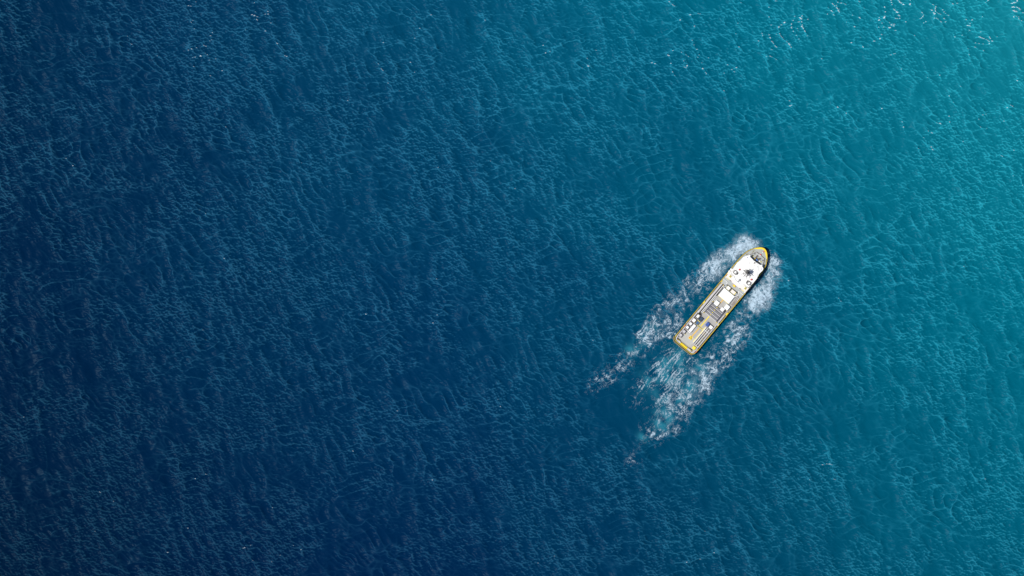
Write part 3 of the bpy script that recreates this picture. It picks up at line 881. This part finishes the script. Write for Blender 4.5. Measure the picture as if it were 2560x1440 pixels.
for (X, Y), z, r in tips:
    u, v = q('t', X, Y); u = (u - mc[0]) * 1.12; v = (v - mc[1]) * 1.12; r *= .62; tp.append((u, v, z))
    bb = B(); bb.tube(mp(u * .08, v * .08, z + .6), r, mp(u, v, z), r * .7, 6)
    bb.tube(mp(u * .75, v * .75, z + .15), .12, mp(u * .12, v * .12, z - 3), .12, 5)
    bb.build('mast_arm', DGREY, mast)
bb = B()
for i in range(len(tp)):
    a, c = tp[i], tp[(i + 1) % len(tp)]
    bb.tube(mp(a[0] * .66, a[1] * .66, a[2]), .13, mp(c[0] * .66, c[1] * .66, c[2]), .13, 5)
bb.build('mast_stay', DGREY, mast)
bb = B(); bb.box((mc[0] + 3.5, mc[1] + 1), 4.5, 5.0, 18., 18.3); bb.build('mast_platform', DGREY, mast)
bb = B(); bb.tube(mp(2.2, -4.5, 21.6), .2, mp(4.6, 4.2, 21.6), .2, 6); bb.build('radar_scanner', MGREY, mast)

# --- fore deck gear
def strip(k, a, c, wd, z0, z1, name, m, parent=ship): return B().sweep([q(k, *a), q(k, *c)], wd, z0, z1).build(name, m, parent)
B().sweep([q('b', 770, 608), q('b', 1360, 368), q('b', 1590, 555), q('b', 1985, 900), q('b', 1870, 1400)], .75, FORE, FORE + 1.1).build('breakwater', BROWN, ship)
B().sweep([q('b', 1050, 790), q('b', 1180, 890)], 1.0, FORE, FORE + .8).build('breakwater', BLACK, ship)
strip('b', (1430, 640), (1230, 890), 2.7, FORE, FORE + .9, 'chain_stopper', BROWN)
strip('b', (1640, 840), (1530, 985), 2.7, FORE, FORE + .9, 'chain_stopper', BROWN)
strip('b', (1520, 690), (1400, 830), 1.4, FORE, FORE + .3, 'chain_stopper', MGREY)
strip('b', (1735, 880), (1600, 1040), 1.7, FORE, FORE + .3, 'chain_stopper', MGREY)
wn = B().box(q('b', 1385, 985), 6.4, 8.2, FORE, FORE + .5).build('winch', BLACK, ship)
d = q('b', 1385, 985)
B().tube(loc(d[0], d[1] - 2.9, FORE + 1.2), 2.2 * M, loc(d[0], d[1] + 2.9, FORE + 1.2), seg=14).build('winch_drum', WINB, wn)
for X, Y, r in ((1240, 895, 1.4), (1480, 880, 1.3), (1405, 1135, 1.1), (1170, 965, 1.1)):
    B().post(q('b', X, Y), r, FORE, FORE + 1.3, r * .8, 8).build('winch_brake', OLIVE if Y != 895 else YELL, wn)
strip('b', (1480, 1130), (1610, 1240), .9, FORE, FORE + .9, 'winch_guard', BLACK)
for X, Y in ((1220, 525), (1855, 1025)):
    B().post(q('b', X, Y), 1.55, FORE, FORE + .5).build('spurling_pipe', BLACK, ship)
for X, Y in ((1090, 685), (1712, 1150)):
    k = B().post(q('b', X, Y), 1.6, FORE, FORE + .9, 1.3, 10).build('yellow_vent', LYELL, ship)
    B().post(q('b', X, Y), .7, FORE + .9, FORE + 1.1, seg=8).build('vent_cap', OLIVE, k)
B().box(q('b', 1590, 1110), 2.8, 2.6, FORE, FORE + 1).build('locker', WHITE, ship)
bu = q('b', 1660, 590)
k = B().post(bu, 2.5, FORE, FORE + .7, 2.5, 14).build('bow_light', WHITE, ship)
B().post((bu[0] + .5, bu[1] + .1), 1.9, FORE + .7, FORE + 1.4, 1.5, 12).build('bow_light_cap', RED, k)
B().box(q('b', 1930, 335), 3.4, 2.2, FORE, FORE + 1).build('jack_staff', RED, ship)
B().box(q('b', 1842, 425), 2.0, 2.0, FORE, FORE + .9).build('jack_staff', WHITE, ship)
for X, Y in ((1095, 335), (1015, 395), (1200, 285), (660, 530), (550, 580), (2055, 1160), (2110, 1050)):
    B().post(q('b', X, Y), .95, FORE, FORE + 1.0, .8, 8).build('bollard', OLIVE, ship)
for X, Y in ((1090, 300), (600, 560), (2120, 1010)):
    B().box(q('b', X, Y), 1.5, 2.2, FORE, FORE + .5).build('fairlead', DGREY, ship)
B().box(q('2', 905, 925), 4.5, 2.4, FORE, FORE + .4).build('bollard_bed', OLIVE, ship)
for X, Y in ((885, 945), (845, 995)):
    B().post(q('2', X, Y), 1.2, FORE, FORE + .8).build('tyre_fender', BLACK, ship)
for X, Y in ((1830, 890), (1760, 970), (1712, 1030)):
    c = q('3', X, Y); B().ring((c[0], c[1] + .6), 1.5, .5, 5.5, 8.3, 10).build('tyre_fender', BLACK, ship)
strip('3', (1940, 690), (1860, 850), 2.6, FORE, FORE + .5, 'side_walkway', DGREY)
# bits along the bulwarks
c = q('c', 270, 822); B().box((c[0], c[1] + .6), 3.4, 2.6, 4.4, 5.5).build('life_buoy_box', RED, ship)
for X, Y, m in ((380, 700, BLACK), (420, 660, LGREY), (60, 1080, BLACK), (2350, 650, BLACK), (2320, 720, LYELL), (2270, 782, WHITE), (2220, 835, BLACK)):
    B().post(q('c', X, Y), 1.4, MAIN, 5.3, seg=8).build('mooring_bitt', m, ship)
for X, Y, m in ((890, 1045, BLACK), (875, 1095, LYELL), (830, 1145, WHITE), (845, 1160, RED), (785, 1215, RED)):
    B().post(q('s', X, Y), 1.3, MAIN, 5.4, seg=8).build('mooring_bitt', m, ship)
B().box(q('5', 1080, 510), 6.5, 2.0, MAIN, 5.2).build('bulwark_locker', NAVY, ship)
for X, Y in ((500, 590), (470, 615)):
    B().post(q('6', X, Y), .9, MAIN, 5.2, seg=8).build('mooring_bitt', LYELL, ship)

# ------------------------------------------------------------------ cargo standing on the deck: each its own thing
def cargo(name, cat, label, c, du, dv, h, frame_m, top_m, group, inset=0.8, base=MAIN + .04, lid_h=.12, ribs=0):
    org = loc(c[0], c[1], base)
    r = root(name, org, label, cat, group)
    B().box(c, du, dv, base, base + h).build('body', frame_m, r, org)
    B().box(c, du - 2 * inset, dv - 2 * inset, base + h + .005, base + h + lid_h).build('lid', top_m, r, org)
    for i in range(ribs):
        v = c[1] - dv / 2 + inset + (i + 1) * (dv - 2 * inset) / (ribs + 1)
        B().box((c[0], v), du - 2.2 * inset, .35, base + h + lid_h, base + h + lid_h + .06).build('rib', PINKW, r, org)
    return r
GW, GC = 'white cargo boxes amidships', 'small open containers along the port rail'
big = cargo('cargo_house', 'cargo box', 'largest white flat-topped box, amidships on the cargo deck', q('m', 727, 806), 23.6, 33.7, 2.6, BLUEW, BLUEW, GW, 0.5)
org = loc(*q('m', 727, 806), MAIN + .04)
bc_ = q('m', 727, 806)
B().box((bc_[0] - 12.2, bc_[1]), .8, 32, MAIN + .1, MAIN + 1.9).build('edge_guard', LYELL, big, org)
cargo('cargo_box', 'cargo box', 'white square box on its own beside the yellow deck line, forward of the grey tanks', q('5', 1792, 289), 11.3, 11.0, 2.4, BLUEW, BLUEW, GW, .4)
cargo('cargo_box', 'cargo box', 'white square box nearest the starboard rail, overlapping the dark gap by its neighbour', q('5', 2200, 452), 12.2, 11.3, 2.6, BLUEW, BLUEW, GW, .4)
cargo('cargo_box', 'cargo box', 'smaller white box squeezed between the grey tanks and the starboard white box', q('5', 2016, 536), 8.9, 9.3, 2.1, PINKW, WHITE, GW, .4)
cargo('cargo_box', 'cargo box', 'small black box in the gap behind the pair of white boxes', q('5', 2112, 590), 6.6, 2.4, 1.6, BLACK, BLACK, GW, .3)
cargo('cargo_box', 'cargo box', 'plain white box with no ribs in the dark well behind the bridge', q('m', 838, 340), 8.6, 9.4, 1.5, LYELL, WHITE, 'boxes in the dark well', .4, base=FORE + .08)
w6 = cargo('cargo_box', 'cargo box', 'ribbed white box with a yellow end in the dark well behind the bridge', q('m', 1120, 572), 8.4, 12.2, 1.5, LYELL, PINKW, 'boxes in the dark well', .4, base=FORE + .08, ribs=4)
B().box(q('m', 1235, 675), 7.4, 1.6, FORE + 1.6, FORE + 1.85).build('end_strip', LYELL, w6, loc(*q('m', 1120, 572), FORE + .08))
W7 = q('c', 745, 965)
o7 = loc(*W7, MAIN + .04)
r7 = root('long_container', o7, 'long white container in two halves beside the orange deck line', 'container')
B().box(W7, 21.4, 7.6, MAIN + .04, MAIN + 2.3).build('body', LGREY, r7, o7)
for t in (-5.2, 5.2):
    B().box((W7[0] + t, W7[1] - .2), 10.0, 6.8, MAIN + 2.305, MAIN + 2.45).build('lid', WHITE, r7, o7)
B().box(q('c', 548, 1200), 1.7, 8.0, MAIN + .04, MAIN + .8).build('door_flap', WHITE, r7, o7)
cargo('open_container', 'container', 'black open container with a white block inside, foremost at the port rail', q('c', 1078, 252), 12.6, 10.6, 2.3, DGREY, WHITE, GC, 2.4)
cargo('open_container', 'container', 'very dark blue container standing beside the black open container', q('c', 1265, 432), 10.0, 7.6, 2.3, DNAVY, DNAVY, 'blue containers', .5)
cargo('open_container', 'container', 'white-topped container with brown edges, directly behind the black open container', q('c', 838, 500), 10.2, 9.6, 2.3, BROWN, WHITE, GC, .9)
cargo('open_container', 'container', 'mid blue container with a yellow frame, next to the black lettering', q('c', 1046, 648), 10.0, 7.6, 2.2, OLIVE, BLUE, 'blue containers', .6)
cargo('open_container', 'container', 'navy container with a white top, third from the bow end of the port row', q('c', 637, 706), 8.6, 8.4, 2.2, NAVY, WHITE, GC, 1.1)
cargo('open_container', 'container', 'navy container with a white top, beside the after half of the long white container', q('c', 447, 922), 8.8, 8.8, 2.2, NAVY, WHITE, GC, 1.2)
cargo('open_container', 'container', 'navy container with a grey top, second from the stern in the port row', q('c', 246, 1172), 8.6, 8.6, 2.2, NAVY, LGREY, GC, 1.0)
cargo('open_container', 'container', 'navy container with a grey top, nearest the stern in the port row', q('6', 670, 606), 8.6, 8.6, 2.2, NAVY, LGREY, GC, 1.0)
cargo('open_container', 'container', 'bright blue container on the starboard side, ahead of the pipe rack', q('c', 1655, 742), 10.4, 7.6, 2.3, RBLUE, RBLUE, 'blue containers', .4)
cargo('open_container', 'container', 'white container with a dark frame beside the bright blue container', q('c', 1852, 918), 9.8, 10.6, 2.4, DGREY, WHITE, GC, .9)
# lashing bar between the containers
a, c = q('c', 1085, 490), q('c', 1222, 610)
o = loc(*along(a, c, .5), MAIN + .04)
place(B().sweep([a, c], 1.3, MAIN + .04, MAIN + 1.9).build('lashing_bar', LYELL, None, o), o)
tag(bpy.data.objects['lashing_bar'], 'pale yellow bar lying between the two dark blue containers', 'bar')
# yellow crate at the starboard quarter
yc = q('s', 702, 992); o = loc(*yc, MAIN + .04)
r = root('yellow_crate', o, 'bright yellow slatted crate in the starboard stern corner', 'crate')
B().box(yc, 8.0, 8.2, MAIN + .04, MAIN + 1.5).build('crate_frame', OYELL, r, o)
for i in range(4):
    B().box((yc[0] - .3, yc[1] - 3 + 2 * i), 7.4, 1.6, MAIN + 1.505, MAIN + 1.62).build('slat', mat('lemon_yellow_paint', (0.85, 0.74, 0.03), .5), r, o)
# yellow float on the cross deck
yf = q('a', 785, 1030); o = loc(*yf, FORE + .01)
r = root('rescue_float', o, 'small yellow rescue float with orange ends on the grey deck behind the bridge', 'float')
B().box(yf, 4.6, 6.4, FORE + .01, FORE + 1.0, .08).build('float_body', YELL, r, o)
for X, Y in ((712, 975), (862, 1090)):
    B().ball(q('a', X, Y), 1.0, FORE + .7).build('float_end', mat('orange_paint', (0.7, 0.16, 0.02), .5), r, o)

# --- bank of four tanks lying across the deck on a navy cradle
ends = [((1590, 372), (2005, 722)), ((1483, 470), (1930, 828)), ((1393, 570), (1850, 925)), ((1325, 652), (1772, 1012))]
pb = (q('5', 1648, 252), q('5', 1302, 660)); sb = (q('5', 2160, 570), q('5', 1772, 1030))
vp = (pb[0][1] + pb[1][1]) / 2; vs_ = (sb[0][1] + sb[1][1]) / 2
o = loc((pb[0][0] + pb[1][0]) / 2, (vp + vs_) / 2, MAIN + .04)
r = root('tank_cradle', o, 'navy side beams of the cradle under the four grey tanks, with pale bars as their highlights', 'cradle')
for v, (p, q_) in ((vp, pb), (vs_, sb)):
    B().sweep([(p[0], v), (q_[0], v)], 1.7, MAIN + .04, MAIN + 1.7).build('side_beam', NAVY, r, o)
    for u in (p[0] + .8, q_[0] - .8):
        B().box((u, v - 1.2 if v < 0 else v + 1.2), 1.8, 1.8, MAIN + .04, MAIN + 1.6).build('corner_post', YELL, r, o)
bars = []
for (A, C) in ends:
    u = (q('5', *A)[0] + q('5', *C)[0]) / 2; bars.append(u)
    B().sweep([(u, vp + 1), (u, vs_ - 1)], 1.7, MAIN + .04, MAIN + 1.6).build('highlight_bar', LGREY, r, o)  # pale bar modelled for the lit strip along each tank
print('bars', bars, vp, vs_)
TANKM = mat('tank_grey_paint', (0.18, 0.18, 0.19), .35, var=.12)
spots = [(1800, 462), (1712, 556), (1630, 650), (1550, 745)]
names = ['foremost grey tank lying across the deck, beside the lone white box', 'second grey tank from the bow in the bank across the deck', 'third grey tank from the bow in the bank across the deck', 'aftermost grey tank in the bank, next to the open deck and yellow line']
for k, u in enumerate(bars):
    uc = u + 4.1
    o = loc(uc, (vp + vs_) / 2, MAIN + .04)
    t = root('deck_tank', o, names[k], 'tank', 'grey tanks lying across the deck')
    B().pipe((uc, vp + 1.0), (uc, vs_ - 1.0), 3.0, MAIN + .8, seg=20).build('tank_shell', TANKM, t, o)
    s_ = q('5', *spots[k])
    B().ball((uc, s_[1]), 1.3, MAIN + 1.5, .5).build('tank_valve', YELL, t, o)
# --- pipe rack on the starboard quarter with three dark pipes
Ls = [(q('c', 1590, 905), q('s', 672, 738)), (q('c', 1665, 965), q('s', 742, 800)), (q('c', 1762, 1040), q('s', 828, 862))]
vL = [(a[1] + c[1]) / 2 for a, c in Ls]
vL.append(vL[2] + 4.6)
u0, u1 = q('s', 672, 738)[0], q('c', 1590, 905)[0]
print('rack', vL, u0, u1)
o = loc((u0 + u1) / 2, vL[1], MAIN + .04)
r = root('pipe_rack', o, 'white steel rack of long beams holding dark pipes, starboard quarter', 'rack')
for i, v in enumerate(vL[:3]):
    B().sweep([(u0 - i * .4, v), (u1 - i * .3, v)], 1.35, MAIN + .04, MAIN + 1.5).build('rack_beam', LGREY if i == 3 else WHITE, r, o)
uc = q('c', 1600, 1180)[0]
B().box((uc, (vL[0] + vL[3]) / 2), .9, vL[3] - vL[0], MAIN + 1.1, MAIN + 1.55).build('cross_beam', WHITE, r, o)
B().box(((u0 + u1) / 2, (vL[0] + vL[3]) / 2), u1 - u0, vL[3] - vL[0] - .5, MAIN + .045, MAIN + .12).build('rack_tray', DGREY, r, o)
pl = ['dark grey pipe in the rack slot nearest the deck centre line', 'dark grey pipe in the middle slot of the white rack', 'lighter grey pipe with small clamps in the rack slot nearest the rail']
for i in range(3):
    v = (vL[i] + vL[i + 1]) / 2
    o = loc((u0 + u1) / 2, v, MAIN + .12)
    t = root('steel_pipe', o, pl[i], 'pipe', 'pipes in the white rack')
    B().pipe((u0 + 3, v), (u1 - .5, v), 1.35, MAIN + .55, seg=14).build('pipe_shell', MGREY if i == 2 else mat('slate_grey_steel', (0.11, 0.11, 0.115), .45, var=.2), t, o)
    B().pipe((u0 + .6, v), (u0 + 3, v), 1.6, MAIN + .6, seg=12).build('pipe_cap', BLACK, t, o)
    for f in ((.72, .62) if i < 2 else (.25, .42, .60)):
        B().box((u0 + (u1 - u0) * f, v), .8, 2.4, MAIN + .5, MAIN + 1.05).build('pipe_clamp', OYELL if i < 2 else LYELL, t, o)
